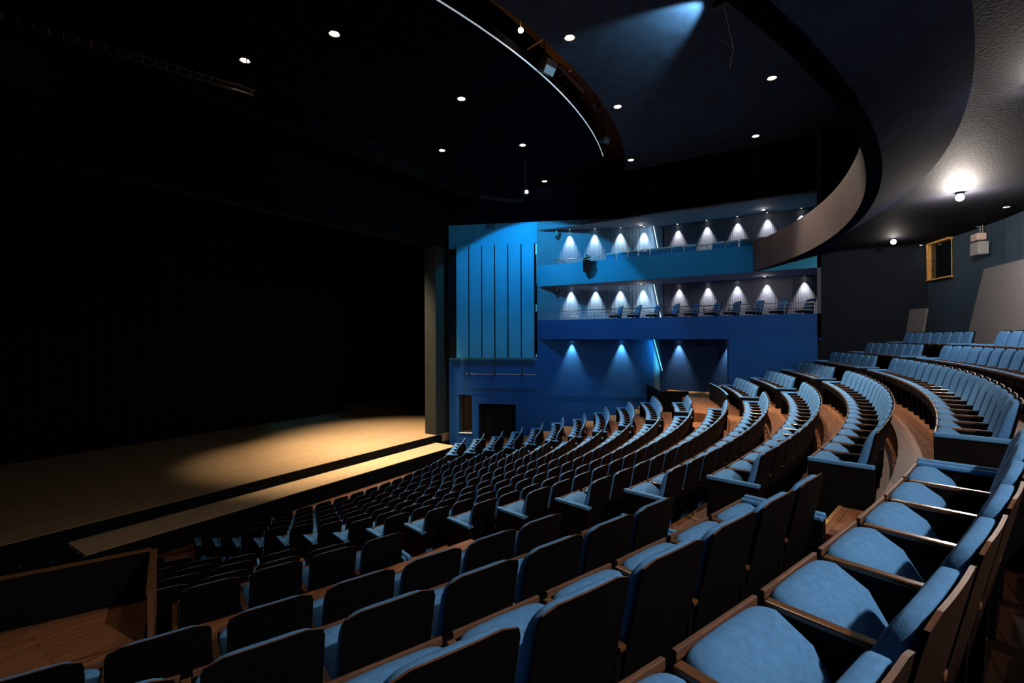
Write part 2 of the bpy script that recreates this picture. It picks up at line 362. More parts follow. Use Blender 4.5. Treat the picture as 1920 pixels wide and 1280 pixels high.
# railings of the two side balconies
def railing(name, label, x, y0, y1, z0, hs, posts):
    t = thing(name, label, 'railing', (x, (y0 + y1) / 2, z0))
    for h in hs:
        bm = bmesh.new(); tube(bm, (x, y0, z0 + h), (x, y1, z0 + h), .018 if h == max(hs) else .010, 6); under(obj('rail', bm, m_steel, t), t)
    for i in range(posts):
        y = y0 + (y1 - y0) * i / (posts - 1); bm = bmesh.new(); tube(bm, (x, y, z0), (x, y, z0 + max(hs)), .012, 6); under(obj('post', bm, m_steel, t), t)
    bm = bmesh.new(); tube(bm, (x, y0, z0 + max(hs)), (x + .5, y0 - .45, z0 + max(hs)), .014, 6); under(obj('return_rail', bm, m_steel, t), t)
railing('balcony_railing', 'slim steel railing along the lower side balcony', 21.12, 11.2, .5, Z(.80), (.15, .29, .43), 12)
railing('balcony_railing', 'slim steel railing along the upper side balcony', 21.12, 11.4, 1.6, Z(3.52), (.22,), 12)

# ------------------------------------------------------------------ proscenium and stage
STZ = Z(-5.02)
bm = bmesh.new()
prism(bm, [(18.5, 16.85), (20.6, 16.85), (20.6, 17.6), (18.5, 17.6)][::-1], Z(-6), Z(4.62))
struct('wall_proscenium', bm, m_pros, label='charcoal proscenium pier at the edge of the stage')
bm = bmesh.new(); prism(bm, [(-3, 16.95), (24, 16.95), (24, 17.5), (-3, 17.5)][::-1], Z(4.62), Z(9)); struct('wall_proscenium_header', bm, m_black, label='black header over the stage opening')
bm = bmesh.new(); prism(bm, [ob(TS - .02, .14), ob(TS + .36, .14), ob(TS + .36, .02), ob(TS - .02, .02)], Z(-1.1), Z(4.5)); struct('shadow_strip', bm, m_black, label='black strip standing for the shadow gap beside the tall panels')  # shade of the recess built as a solid black strip
bm = bmesh.new(); prism(bm, [(-3, 16.82), (27, 16.82), (29, 30), (-3, 30)], STZ - .4, STZ); struct('floor_stage', bm, m_stage, label='brown boarded stage floor')
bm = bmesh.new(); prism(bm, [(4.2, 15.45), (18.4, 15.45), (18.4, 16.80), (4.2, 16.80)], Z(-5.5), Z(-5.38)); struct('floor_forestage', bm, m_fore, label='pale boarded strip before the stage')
bm = bmesh.new(); prism(bm, [(-3, 16.80), (18.9, 16.80), (18.9, 16.825), (-3, 16.825)], Z(-6), STZ - .015)
struct('wall_stage_front', bm, m_black, label='black face of the stage edge')
bm = bmesh.new(); prism(bm, [(4.2, 15.44), (18.4, 15.44), (18.4, 15.46), (4.2, 15.46)], Z(-6), Z(-5.40)); struct('wall_forestage_front', bm, m_black, label='black face of the stage edge')
def drape(name, p, q, z0, z1, label, folds=18, amp=.07):
    p, q = Vector((*p, 0)), Vector((*q, 0)); d = q - p; n = Vector((-d.y, d.x, 0)).normalized(); N = folds * 6
    bm = bmesh.new(); L = []
    for s in (0, .03):
        L.append([(bm.verts.new((p + d * (i / N) + n * (amp * math.sin(i / N * folds * 6.283) + s)).to_tuple()[:2] + (z0,)), bm.verts.new((p + d * (i / N) + n * (amp * math.sin(i / N * folds * 6.283) + s)).to_tuple()[:2] + (z1,))) for i in range(N + 1)])
    for r in L:
        for a, b in zip(r, r[1:]): bm.faces.new((a[0], b[0], b[1], a[1]))
    return tag(obj(name, bm, m_black, smooth=True), label, 'curtain')
drape('stage_curtain', (-2.8, 27.4), (21.2, 27.4), STZ + .01, Z(6), 'wide black backdrop curtain across the rear of the stage', 40)
bm = bmesh.new(); prism(bm, [(-3, 30), (29, 30), (29, 30.3), (-3, 30.3)], Z(-6), Z(9)); prism(bm, [(29, 17), (29.3, 17), (29.3, 30.3), (29, 30.3)], Z(-6), Z(9)); prism(bm, [(-3.3, 9), (-3, 9), (-3, 30.3), (-3.3, 30.3)], Z(-6), Z(9))
struct('wall_stage', bm, m_black, label='black walls of the stage house')
bm = bmesh.new(); prism(bm, [(-3, 17.5), (29, 17.5), (29, 30), (-3, 30)], Z(8.8), Z(9)); struct('ceiling_stage', bm, m_black, label='black ceiling over the stage')
bm = bmesh.new(); prism(bm, [(20.6, 16.9), (29, 16.9), (29, 17.3), (20.6, 17.3)][::-1], Z(-6), Z(9)); struct('wall_stage_side', bm, m_black, label='black wall beside the stage opening')

# ------------------------------------------------------------------ ceiling
CZ = Z(7.6)
def slot_y(x): return 7.03 + (x - 12.4) ** 2 / 46.0 if x > 12.4 else 7.03 + (x - 12.4) ** 2 / 44.0
NS = 40; XS = [-2.2 + i * 26 / NS for i in range(NS + 1)]
bm = bmesh.new()
for a, b in zip(XS, XS[1:]): prism(bm, [(a, slot_y(a)), (b, slot_y(b)), (b, 17), (a, 17)], CZ, CZ + .3)
struct('ceiling', bm, m_ceil, label='black front ceiling over the stalls')
bm = bmesh.new()
for a, b in zip(XS, XS[1:]): prism(bm, [(a, -1.5), (b, -1.5), (b, slot_y(b) - .95), (a, slot_y(a) - .95)], CZ, CZ + .3)
struct('ceiling_rear', bm, mat('ceiling_rear_navy', (.03, .045, .065), .8, .15, .2, 3, .6, 30), label='navy rear ceiling behind the lighting slot')
bm = bmesh.new()
for a, b in zip(XS, XS[1:]): prism(bm, [(a, slot_y(a) - 1.2), (b, slot_y(b) - 1.2), (b, slot_y(b) + .3), (a, slot_y(a) + .3)], CZ + 1.2, CZ + 1.3)
struct('ceiling_slot', bm, m_slotbrown, label='brown underside inside the ceiling slot')
bm = bmesh.new()
for a, b in zip(XS, XS[1:]):
    if 7 < a < 19.2 and not (11.6 < a < 12.1): prism(bm, [(a, slot_y(a) - .035), (b, slot_y(b) - .035), (b, slot_y(b) - .012), (a, slot_y(a) - .012)], CZ - .004, CZ + .025)
tag(obj('light_strip', bm, mat('dim_white_led', (.8, .9, 1), .5, .2, emit=(.75, .9, 1), estr=.45)), 'long thin curved white light line along the ceiling slot', 'light strip')
bm = bmesh.new(); prism(bm, [(-2.2, 14.8), (20.2, 14.8), (20.2, 15.0), (-2.2, 15.0)], Z(6.9), CZ)   # hanging black border before the header
struct('trim_5', bm, m_black, label='black border hanging before the stage header')

def downlight(x, y, z, label, group, power, color=WARM, ang_=78, r=.11, cat='ceiling light', lampm=m_lamp, blend=.5, tgt=None, name='ceiling_downlight', rad=.09):
    t = thing(name, label, cat, (x, y, z), 0, group)
    bm = bmesh.new(); bmesh.ops.create_cone(bm, cap_ends=False, segments=20, radius1=r * 1.25, radius2=r * 1.05, depth=.04); obj('trim_ring', bm, m_blackmetal, t).location = (0, 0, -.015)
    bm = bmesh.new(); cone(bm, (0, 0, -.012), r, r * .9, .02); obj('lamp_glass', bm, lampm, t)
    if power: spot('downlight_beam', (x, y, z - .05), (x + (tgt[0] if tgt else 0), y + (tgt[1] if tgt else 0), z - 3), power, ang_, blend, color, rad, t)
    return t
CEIL = [(3.35, 15.94, 'above the stage edge at the far end from the blue wall'), (7.07, 13.38, 'near the stage, second from the upper corner'), (7.69, 10.35, 'in front of the curved slot, farthest from the blue wall'),
        (12.03, 9.82, 'alone in the middle of the black front ceiling'), (14.92, 13.2, 'near the stage over the centre rows'), (19.91, 15.61, 'beside the small white floodlight, nearer the stage'),
        (20.69, 11.68, 'over the floodlight, close to the blue wall'), (16.29, 10.19, 'between the slot and the floodlight'), (11.1, 5.52, 'just behind the grey speaker in the slot'),
        (15.32, 5.87, 'behind the slot, between its two speakers'), (20.27, 7.18, 'past the end of the curved slot'), (20.5, 2.37, 'lower of the pair near the curved balcony front'), (16.15, 1.43, 'upper of the pair near the curved balcony front')]
for x, y, s in CEIL:
    z = CZ if not (x == 3.35) else CZ
    pw = P_CEIL * (.015 if x < 8 else (.12 if y > 13 else ((.1 if x < 13 else .6) if y > 9 else 1)))
    downlight(x, y, z, 'round warm ceiling light ' + s, 'warm ceiling downlights', pw, ang_=60 if x > 19 else 78, tgt=(-1.2, -.6) if x > 19 else (-.8 if x > 15 else 0, -1.5 if y > 9 else -.4))
for x, y, s in ((6.6, 5.7, 'behind the slot, out of the picture above the nearer rows'), (1.6, 7.2, 'in front of the slot end over the rows near the camera'), (5.6, 2.2, 'close to the rear balcony front, over the near aisle')):
    downlight(x, y, CZ, 'round warm ceiling light ' + s, 'warm ceiling downlights', P_CEIL * .05, ang_=96)
# lamp and speakers in the slot
t = thing('slot_lamp', 'bare warm lamp glowing inside the curved ceiling slot', 'lamp', (10.72, 6.75, Z(8.0)))
bm = bmesh.new(); bmesh.ops.create_icosphere(bm, subdivisions=2, radius=.07); obj('bulb', bm, m_lamp, t, True)
bm = bmesh.new(); tube(bm, (0, 0, .05), (0, 0, .75), .015); obj('stem', bm, m_spktan, t)
point('slot_glow', (10.72, 6.72, Z(7.85)), 7, (1, .6, .25), .07, t)
def speaker(label, loc, rz, s, tilt, grille, body=m_blackmetal, group=None, up_=.25):
    t = thing('loudspeaker', label, 'speaker', loc, rz, group); rot = Matrix.Rotation(tilt, 3, 'X')
    bm = B((0, 0, 0), s, 0, .015, rot); obj('cabinet', bm, body, t)
    bm = bmesh.new(); box(bm, (0, s[1] / 2 + .008, 0), (s[0] * .9, .02, s[2] * .9), 0, .004); bmesh.ops.rotate(bm, cent=(0, 0, 0), matrix=rot, verts=bm.verts); obj('grille', bm, grille, t)
    bm = bmesh.new(); tube(bm, (0, -s[1] * .3, s[2] * .3), (0, -s[1] * .5, s[2] * .5 + up_), .02); box(bm, (0, -s[1] * .5, s[2] * .5 + up_), (.12, .12, .03)); obj('bracket', bm, m_blackmetal, t)
    return t
speaker('large grey-fronted loudspeaker in the curved ceiling slot beside the bare lamp', (12.15, 6.75, Z(7.72)), math.radians(165), (.42, .30, .42), math.radians(-35), m_spkgrey, up_=.85)
speaker('small dim grey loudspeaker at the far end of the curved ceiling slot', (17.8, 7.35, Z(7.7)), math.radians(165), (.36, .26, .36), math.radians(-25), mat('dim_grille', (.10, .10, .09), .8, .2), up_=.9)
t = thing('lighting_bridge', 'brown bridge rail and struts seen inside the curved ceiling slot', 'bridge', (12.4, 6.5, CZ + .22))
bm = bmesh.new(); tube(bm, (12.4, slot_y(12.4) - .5, CZ + .22), (14.2, slot_y(14.2) - .55, CZ + .22), .05); under(obj('rail', bm, m_slotbrown, t), t)
for x in (11.2, 12.9, 13.4):
    bm = bmesh.new(); tube(bm, (x, slot_y(x) - .9, CZ + .3), (x + .2, slot_y(x) - .1, CZ + .3), .02); under(obj('strut', bm, m_slotbrown, t), t)
point('slot_glow_far', (13.6, 6.7, Z(7.95)), 8, (1, .55, .2), .05)

# floodlight under the front ceiling that washes the splayed wall
FL = Vector((17.5, 10.82, Z(6.12)))
t = thing('floodlight', 'small white floodlight hanging under the black ceiling, shining on the blue wall', 'spotlight', FL)
bm = bmesh.new(); tube(bm, (0, 0, .1), (0, 0, 1.45), .025); obj('drop_pole', bm, m_blackmetal, t)
bm = bmesh.new(); box(bm, (0, 0, .12), (.24, .05, .05)); box(bm, (.11, 0, 0), (.02, .05, .26)); box(bm, (-.11, 0, 0), (.02, .05, .26)); obj('yoke', bm, m_blackmetal, t)
bm = bmesh.new(); cone(bm, (.02, .02, 0), .09, .11, .22, 16, Matrix.Rotation(math.radians(90), 3, 'Y')); obj('lamp_body', bm, m_blackmetal, t)
bm = bmesh.new(); bmesh.ops.create_icosphere(bm, subdivisions=2, radius=.075); o = obj('lens', bm, mat('flood_lens', (1, 1, 1), .5, .2, emit=(.9, .97, 1), estr=6), t, True); o.location = (-.06, -.10, -.02)
spot('flood_beam', FL + Vector((.2, .05, -.12)), (20.6, 12.15, Z(1.0)), P_FLOOD, 111, .12, FLOODC, .04, t)
t2 = thing('floodlight', 'added black floodlight, unseen inside the curved ceiling slot', 'spotlight', (15.2, 6.6, Z(7.75)))  # second flood added to light the balcony fronts, fixture unseen
bm = bmesh.new(); cone(bm, (0, 0, 0), .08, .12, .25, 16, Matrix.Rotation(math.radians(75), 3, 'Y')); obj('lamp_body', bm, m_blackmetal, t2)
bm = bmesh.new(); tube(bm, (0, 0, .05), (0, 0, .7), .02); obj('bracket', bm, m_blackmetal, t2)
spot('flood_beam', (15.3, 6.6, Z(7.5)), (21.0, 5.9, Z(1.2)), P_FLOOD2, 60, .35, (.12, .58, 1), .05, t2)
# lighting truss over the front of the stalls
def truss(label, p, q, n):
    t = thing('lighting_truss', label, 'truss', p); p, q = Vector(p), Vector(q); d = (q - p); nrm = Vector((-d.y, d.x, 0)).normalized() * .35
    for nm, a, b in (('chord', p, q), ('chord', p + nrm, q + nrm)):
        bm = bmesh.new(); tube(bm, a, b, .03); under(obj(nm, bm, m_blackmetal, t), t)
    for i in range(n):
        a = p + d * ((i + .5) / n); bm = bmesh.new(); tube(bm, a, a + nrm, .018, 6); under(obj('rung', bm, m_slotbrown, t), t)
    for e in (.05, .95):
        bm = bmesh.new(); a = p + d * e; tube(bm, a, (a.x, a.y, CZ - .02), .012, 6); under(obj('drop_wire', bm, m_blackmetal, t), t)
    return t
truss('long dark truss with thin rungs under the black ceiling before the stage', (2.2, 14.3, Z(6.7)), (7.2, 13.0, Z(6.7)), 22)
truss('short truss with golden rungs beside the small white floodlight', (18.0, 13.6, Z(6.55)), (19.9, 12.4, Z(6.55)), 9)

# ------------------------------------------------------------------ rear balcony, rear wall
BCX, BCY, BR = 10.5, 19.0, 19.5
BZ0, BZ1 = Z(2.5), Z(3.62)
bm = bmesh.new(); arcband(bm, BR, BR + .2, math.asin((-2.2 - BCX) / BR), math.asin((20.95 - BCX) / BR), BZ0, BZ1, 60, BCX, BCY)
struct('wall_balcony_rear', bm, m_balcfront, label='plum-grey curved front of the rear balcony')
q = bpy.data.objects['wall_balcony_rear']; q.data.materials.append(m_ceil)
for f in q.data.polygons:
    if abs(f.normal.z) > .5 or f.normal.dot(Vector((BCX, BCY, f.center.z)) - f.center) < 0: f.material_index = 1  # bottom and rear faces coloured dark to imitate their shade
bm = bmesh.new()
N = 60; a0, a1 = math.asin((-2.2 - BCX) / (BR + .2)), math.asin((20.95 - BCX) / (BR + .2)); pts = []
for i in range(N + 1):
    a = a0 + (a1 - a0) * i / N; pts.append((BCX + (BR + .2) * math.sin(a), BCY - (BR + .2) * math.cos(a)))
bm2 = bmesh.new()
for (ax, ay), (bx_, by_) in zip(pts, pts[1:]):
    ea, eb = min(ay - .9, -.2), min(by_ - .9, -.2)
    hexa(bm, [(ax, -5.5, Z(3.05)), (bx_, -5.5, Z(3.05)), (bx_, eb, Z(3.05)), (ax, ea, Z(3.05)), (ax, -5.5, Z(3.3)), (bx_, -5.5, Z(3.3)), (bx_, eb, Z(3.3)), (ax, ea, Z(3.3))])
    hexa(bm2, [(ax, ea, Z(3.05)), (bx_, eb, Z(3.05)), (bx_, by_, Z(2.5)), (ax, ay, Z(2.5)), (ax, ea, Z(3.3)), (bx_, eb, Z(3.3)), (bx_, by_, Z(3.3)), (ax, ay, Z(3.3))])
struct('ceiling_balcony_edge', bm2, m_ceil, label='sloping underside at the front of the rear balcony, its shade painted black')  # sloped strip gets a darker material in place of shade
struct('ceiling_balcony', bm, m_rearceil, label='charcoal underside of the rear balcony')
bm = bmesh.new()
RW = R(18) + 1.15
def rw(x, d=0): r = RW - d; return (x, CY - math.sqrt(r * r - (x - CX) ** 2))
XR = [-2.2, 1, 4, 7, 10, 13, 16, 17.8, 19.22, 20.16, 21.75]
for a, b in zip(XR, XR[1:]): wallseg(bm, rw(b), rw(a), Z(-.9), Z(3.06), -.2)
struct('wall_rear', bm, m_rearwall, label='navy ribbed rear wall under the balcony')
bm = bmesh.new(); prism(bm, [(-2.2, -1.5), (24, -1.5), (24, -1.3), (-2.2, -1.3)], Z(3.62), Z(7.9)); struct('wall_rear_upper', bm, m_black, label='black wall above the rear balcony')
bm = bmesh.new(); prism(bm, [(-2.4, -6), (-2.2, -6), (-2.2, 17), (-2.4, 17)], Z(-6), Z(7.9)); struct('wall_left', bm, m_black, label='dark side wall behind the camera side of the stalls')
# control room window in the rear wall
p, q = Vector((*rw(20.20, .03), 0)), Vector((*rw(21.28, .03), 0)); d = (q - p).normalized(); ra = math.atan2(d.y, d.x); mid = (p + q) / 2; W = (q - p).length
o = bpy.data.objects.new('window_1', None); C.objects.link(o); o['kind'] = 'structure'; o['label'] = 'dark control room window with an oak frame in the rear wall'
o.location = (mid.x, mid.y, Z(2.42)); o.rotation_euler = (0, 0, ra)
obj('pane', B((0, -.02, 0), (W, .02, 1.2)), m_glassdark, o)
bm = bmesh.new(); box(bm, (0, .05, .6), (W + .1, .14, .06)); box(bm, (0, .05, -.6), (W + .1, .14, .045)); box(bm, (W / 2, .05, 0), (.045, .12, 1.2)); box(bm, (-W / 2, .0, 0), (.02, .02, 1.2)); obj('window_frame', bm, m_frame, o)
# leaning grey panels
def lean(name, label, p, q, z0, z1, cut, back):
    p, q = Vector(p), Vector(q); d = (q - p).normalized(); n = Vector((d.y, -d.x)) if True else 0
    if (Vector((CX, CY)) - p).dot(n) < 0: n = -n
    tp, tq = p + d * cut - n * back, q - n * back
    th = n * .06
    bm = bmesh.new()
    hexa(bm, [(*(p + th), z0), (*(q + th), z0), (*q, z0), (*p, z0), (*(tp + th), z1), (*(tq + th), z1), (*tq, z1), (*tp, z1)])
    return tag(obj(name, bm, m_greypanel), label, 'panel')
lean('acoustic_baffle', 'big leaning grey felt panel behind the topmost row', (18.85, -3.18), (13.8, -4.05), Z(-.86), Z(1.80), .62, .3)
lean('acoustic_baffle', 'small leaning grey felt panel below the control room window', (21.25, -2.05), (20.35, -2.40), Z(-.86), Z(.86), .05, .25)
bm = bmesh.new()
sp = thing('loudspeaker', 'grey wall loudspeaker with salmon top box on the navy rear wall', 'speaker', (*rw(18.35, .25), Z(2.5)), .25)
obj('cabinet', B((0, 0, -.12), (.42, .25, .36), 0, .03), m_spkgrey, sp); obj('top_box', B((0, .02, .20), (.34, .22, .20), 0, .03), mat('salmon_box', (.5, .36, .30), .7, .2), sp)
bm = bmesh.new(); tube(bm, (-.05, -.05, .3), (-.05, -.05, .52), .012); tube(bm, (.07, -.05, .3), (.07, -.05, .52), .012); tube(bm, (.07, -.05, .5), (.25, -.05, .54), .01); obj('cable', bm, m_spkgrey, sp)
# lamps under the rear balcony
RL = [(13.97, -2.32, P_REAR * 2.2, 'bright bare lamp under the rear balcony, third from the side wall'), (19.45, -1.66, P_REAR * .1, 'bare lamp under the rear balcony next to the deep blue side wall'),
      (8.45, -2.1, P_REAR * .2, 'bare lamp under the rear balcony beyond the picture edge'), (2.2, -3.0, P_REAR * 3.4, 'unseen lamp under the rear balcony, placed to shade the near seats')]  # last lamp is unseen, set back so seat backs shade the cushions
for x, y, pw, lb in RL:
    t = thing('soffit_lamp', lb, 'lamp', (x, y, Z(3.05)), 0, 'bare lamps under the rear balcony')
    bm = bmesh.new(); cone(bm, (0, 0, -.02), .07, .09, .04); obj('base', bm, m_blackmetal, t)
    bm = bmesh.new(); bmesh.ops.create_icosphere(bm, subdivisions=2, radius=.075); obj('bulb', bm, m_lampw, t, True).location = (0, 0, -.11)
    point('soffit_glow', (x, y, Z(3.05) - .28), pw, (1, .88, .80), .06, t)
downlight(16.07, -3.49, Z(3.05), 'small amber recessed light in the balcony underside', None, 4, (1, .6, .2), 100, .06)
downlight(21.25, -2.55, Z(3.05), 'small recessed light over the control room window edge', None, 10, SCAL, 70, .05, lampm=m_lampw)

# recessed wall-washers of the side balconies
for lev, (zz, ts, ys, pw, lv) in enumerate(((Z(-.15), (1.71, 4.11), (5.96, 3.75), P_LOW, 'under the lower balcony'),
                            (Z(2.48), (1.69, 2.89, 4.07, 5.15), (5.97, 4.68, 3.46, 2.29, .91), P_SCALLOP, 'over the lower balcony'),
                            (Z(5.27), (1.63, 2.85, 4.08, 5.19), (6.01, 4.71, 3.43, 2.26, 1.01), P_SCALLOP, 'over the upper balcony'))):
    xw = 23.3 if lev == 0 else 23.42
    spots = [(*ob(t, .13), 0, 0) for t in ts] + [(xw - .13, y, 0, 0) for y in ys]
    for i, (x, y, dx, dy) in enumerate(spots):
        downlight(x, y, zz, f'small wall light {lv}, {ORD[i + 1]} from the stage', 'wall lights ' + lv, pw, SCAL if lev else (.85, 1, .78), 56, .035, 'wall light', m_lampw, .8, (.0, .0), 'wall_washer', .02)
for x, y, z, lb in ((22.55, 7.5, Z(2.48), 'bright round light in the lower balcony soffit beside the white light line'), (22.7, 2.3, Z(2.48), 'bright round light in the lower balcony soffit near the rear'),
                (22.55, 7.5, Z(5.27), 'bright round light in the top soffit beside the white light line'), (22.7, 2.35, Z(5.27), 'bright round light in the top soffit near the rear')):
    t = downlight(x, y, z, lb, None, 0, SCAL, 60, .07, 'soffit light', m_lampw, name='soffit_light')
    point('soffit_glow', (x - .1, y, z - .16), 5, (1, .86, .8), .05, t)
# hanging speakers on the balcony fronts
speaker('black loudspeaker with tan top hung on the upper balcony front', (20.78, 9.49, Z(3.28)), math.radians(110), (.36, .32, .50), math.radians(-22), m_blackmetal, m_blackmetal)
bm = bmesh.new(); box(bm, (20.72, 9.47, Z(3.64)), (.34, .36, .03), math.radians(20), .01, Matrix.Rotation(math.radians(-15), 3, 'X')); tag(obj('speaker_shelf', bm, m_spktan), 'small tan board on top of the black balcony loudspeaker', 'board')
for z, lb in ((5.05, 'small black spotlight under the top soffit beside the tall panels'), (2.27, 'small black spotlight under the upper balcony beside the tall panels')):
    t = thing('spotlight', lb, 'spotlight', (21.35, 11.3, Z(z)))
    bm = bmesh.new(); cone(bm, (0, 0, -.05), .12, .09, .30, 14, Matrix.Rotation(math.radians(25), 3, 'X')); obj('lamp_body', bm, m_blackmetal, t)
    bm = bmesh.new(); tube(bm, (0, .05, .0), (0, .05, .22), .02); box(bm, (-.14, 0, .06), (.02, .08, .22)); obj('yoke', bm, m_spkgrey, t)
# blue spot on the rear ceiling and its cable
t = thing('spotlight', 'spotlight grazing the navy rear ceiling with pale blue light', 'spotlight', (11.35, 2.0, Z(7.25)))
bm = bmesh.new(); cone(bm, (0, 0, 0), .09, .12, .3, 14, Matrix.Rotation(math.radians(80), 3, 'X')); obj('lamp_body', bm, m_blackmetal, t)
bm = bmesh.new(); tube(bm, (0, 0, 0), (0, 0, .35), .02); obj('bracket', bm, m_blackmetal, t)
spot('blue_beam', (11.45, 2.1, Z(7.25)), (12.7, 5.0, Z(7.68)), P_BLUE, 70, .6, (.35, .7, 1), .05, t)
bm = bmesh.new(); tube(bm, (11.65, 1.96, Z(7.3)), (13.4, 2.05, Z(7.3)), .012, 6); tube(bm, (13.4, 2.05, Z(7.3)), (14.4, 2.3, Z(7.3)), .012, 6); tube(bm, (13.4, 2.05, Z(7.3)), (13.3, 2.35, Z(7.58)), .012, 6); tube(bm, (11.9, 1.97, Z(7.3)), (11.9, 1.97, Z(7.58)), .012, 6)
tag(obj('lighting_cable', bm, m_spkgrey), 'thin dashed cable under the rear ceiling beside the pale blue glow', 'cable')

# ------------------------------------------------------------------ parapets of the side entrances
def parapet(label, x0, x1, r, zt, zb, xr, yr, mret=None):
    t = thing('parapet', label, 'parapet', (x0, CY - math.sqrt(r * r - (x0 - CX) ** 2), zb))
    bm = bmesh.new(); arcband(bm, r, r + .06, ang(x0, r), ang(x1, r), zb, zt, 14); under(obj('front_wall', bm, m_dark, t), t)
    bm = bmesh.new(); arcband(bm, r, r + .045, ang(x0, r), ang(x1, r), zt, zt + .02, 14); under(obj('front_rail', bm, m_arm, t), t)
    xe = x1 if abs(x1 - xr) < abs(x0 - xr) else x0; ye = CY - math.sqrt((r + .06) ** 2 - (xe - CX) ** 2)
    bm = bmesh.new(); s = .022
    prism(bm, [(xe - s, ye), (xe + s, ye), (xr + s, yr), (xr - s, yr)], zb, zt); under(obj('return_wall', bm, mret or m_dark, t), t)
    bm = bmesh.new(); prism(bm, [(xe - s - .01, ye), (xe + s + .01, ye), (xr + s + .01, yr), (xr - s - .01, yr)], zt, zt + .02); under(obj('return_rail', bm, m_arm, t), t)
parapet('black parapet with wood rail before the empty platform near the camera', -2.1, 2.06, R(10) + .46, Z(-2.12), FLOOR[11], 1.70, 4.72, m_riser)
parapet('black parapet with wood rail around the stairwell by the blue wall', 20.5, 22.95, R(10) + .46, Z(-2.33), FLOOR[11], 20.85, 4.95)
bm = bmesh.new(); arcband(bm, R(13) - .62, R(13) - .57, ang(17.0, R(13)), ang(20.9, R(13)), FLOOR[13], Z(-1.92), 14)
t = tag(obj('parapet', bm, m_dark), 'low black wall before the first row behind the side entrance', 'parapet')
bm = bmesh.new(); arcband(bm, R(13) - .625, R(13) - .565, ang(17.0, R(13)), ang(20.9, R(13)), Z(-1.92), Z(-1.90), 14); obj('top_strip', bm, m_fabric2, t)

bm = bmesh.new(); arcband(bm, R(10) + .50, R(11) + .38, (ang(-2.2, R(10) + .5), ang(-2.2, R(11) + .38)), (ang(2.05, R(10) + .5), ang(1.70, R(11) + .38)), FLOOR[11] - .1, FLOOR[13], 10)
struct('floor_platform', bm, m_floor, label='raised boarded platform behind the near parapet')
# ------------------------------------------------------------------ theatre seats
def sup(w, d, h, e=.38, nu=28, nv=14, fn=None):
    """rounded upholstery block"""
    bm = bmesh.new(); f = lambda v: math.copysign(abs(v) ** e, v)
    rows = []
    for j in range(1, nv):
        b = -math.pi / 2 + math.pi * j / nv
        rows.append([(w / 2 * f(math.cos(b)) * f(math.cos(2 * math.pi * i / nu)), d / 2 * f(math.cos(b)) * f(math.sin(2 * math.pi * i / nu)), h / 2 * f(math.sin(b))) for i in range(nu)])
    V = [[bm.verts.new(fn(p) if fn else p) for p in r] for r in rows]
    bot = bm.verts.new(fn((0, 0, -h / 2)) if fn else (0, 0, -h / 2)); top = bm.verts.new(fn((0, 0, h / 2)) if fn else (0, 0, h / 2))
    for a, b in zip(V, V[1:]):
        for i in range(nu): bm.faces.new((a[i], a[(i + 1) % nu], b[(i + 1) % nu], b[i]))
    for i in range(nu): bm.faces.new((bot, V[0][(i + 1) % nu], V[0][i])); bm.faces.new((top, V[-1][i], V[-1][(i + 1) % nu]))
    return bm
TILT = math.tan(math.radians(12))
def backy(x, z): return -.19 - (z - .30) * TILT + .12 * x * x - .055 * max(0, .55 - z) * 2 * 0
def board(w=.475, z0=.27, z1=.955, th=.011, r=.055):
    bm = bmesh.new(); xs = [-w / 2 + w * i / 12 for i in range(13)]; xs[1] = -w / 2 + .012; xs[-2] = w / 2 - .012; nz = 7
    cols = []
    for x in xs:
        e = abs(x) - (w / 2 - r); zt = z1 - (r - math.sqrt(max(0, r * r - e * e)) if e > 0 else 0)
        cols.append([[bm.verts.new((x, backy(x, z0 + (zt - z0) * j / nz) + s, z0 + (zt - z0) * j / nz)) for j in range(nz + 1)] for s in (0, -th)])
    for a, b in zip(cols, cols[1:]):
        for s in (0, 1):
            for j in range(nz): bm.faces.new((a[s][j], b[s][j], b[s][j + 1], a[s][j + 1]))
        bm.faces.new((a[0][nz], b[0][nz], b[1][nz], a[1][nz])); bm.faces.new((a[0][0], b[0][0], b[1][0], a[1][0]))
    for c in (cols[0], cols[-1]):
        for j in range(nz): bm.faces.new((c[0][j], c[1][j], c[1][j + 1], c[0][j + 1]))
    return bm
def back_fn(p):
    x, y, z = p; zz = z + .670
    lum = .05 * max(0, (.62 - zz) / .28) ** 1.5
    k = 1 - .35 * min(1, max(0, (zz - .70) / .22)) ** 2
    return (x, backy(x, zz) + .003 + (y + .045) * k + lum, min(zz, .938 + .2 * (zz - .938)) if zz > .938 else zz)
def seat_line(y):
    t = max(0, .135 - y)
    return .535 - .45 * t - 4.3 * t * t
def seat_fn(p):
    x, y, z = p; y += .055
    return (x, y, seat_line(y) + z + (.008 * (1 - (2 * x / .45) ** 2) if z > 0 else 0))
me_board = mesh('backrest', board(), [m_back, m_edge])
for f in me_board.polygons:
    if f.normal.z > .5: f.material_index = 1
me_bc = mesh('back_cushion', sup(.465, .09, .54, .36, fn=back_fn), m_fabric, True)
me_sc = mesh('seat_cushion', sup(.49, .38, .15, .30, fn=seat_fn), m_fabric, True)
bm = bmesh.new()
YS = [-.13, -.07, 0, .06, .15, .236]
lo = [[bm.verts.new((x, y, seat_line(y) - .075 - d)) for y in YS] for d in (0, .016) for x in (-.225, .225)]
for q in range(len(YS) - 1):
    for a, b in ((0, 1), (2, 3), (0, 2), (1, 3)): bm.faces.new((lo[a][q], lo[b][q], lo[b][q + 1], lo[a][q + 1]))
for q in (0, -1): bm.faces.new((lo[0][q], lo[1][q], lo[3][q], lo[2][q]))
box(bm, (0, .246, .52), (.49, .016, .11)); me_pan = mesh('seat_pan', bm, m_dark)
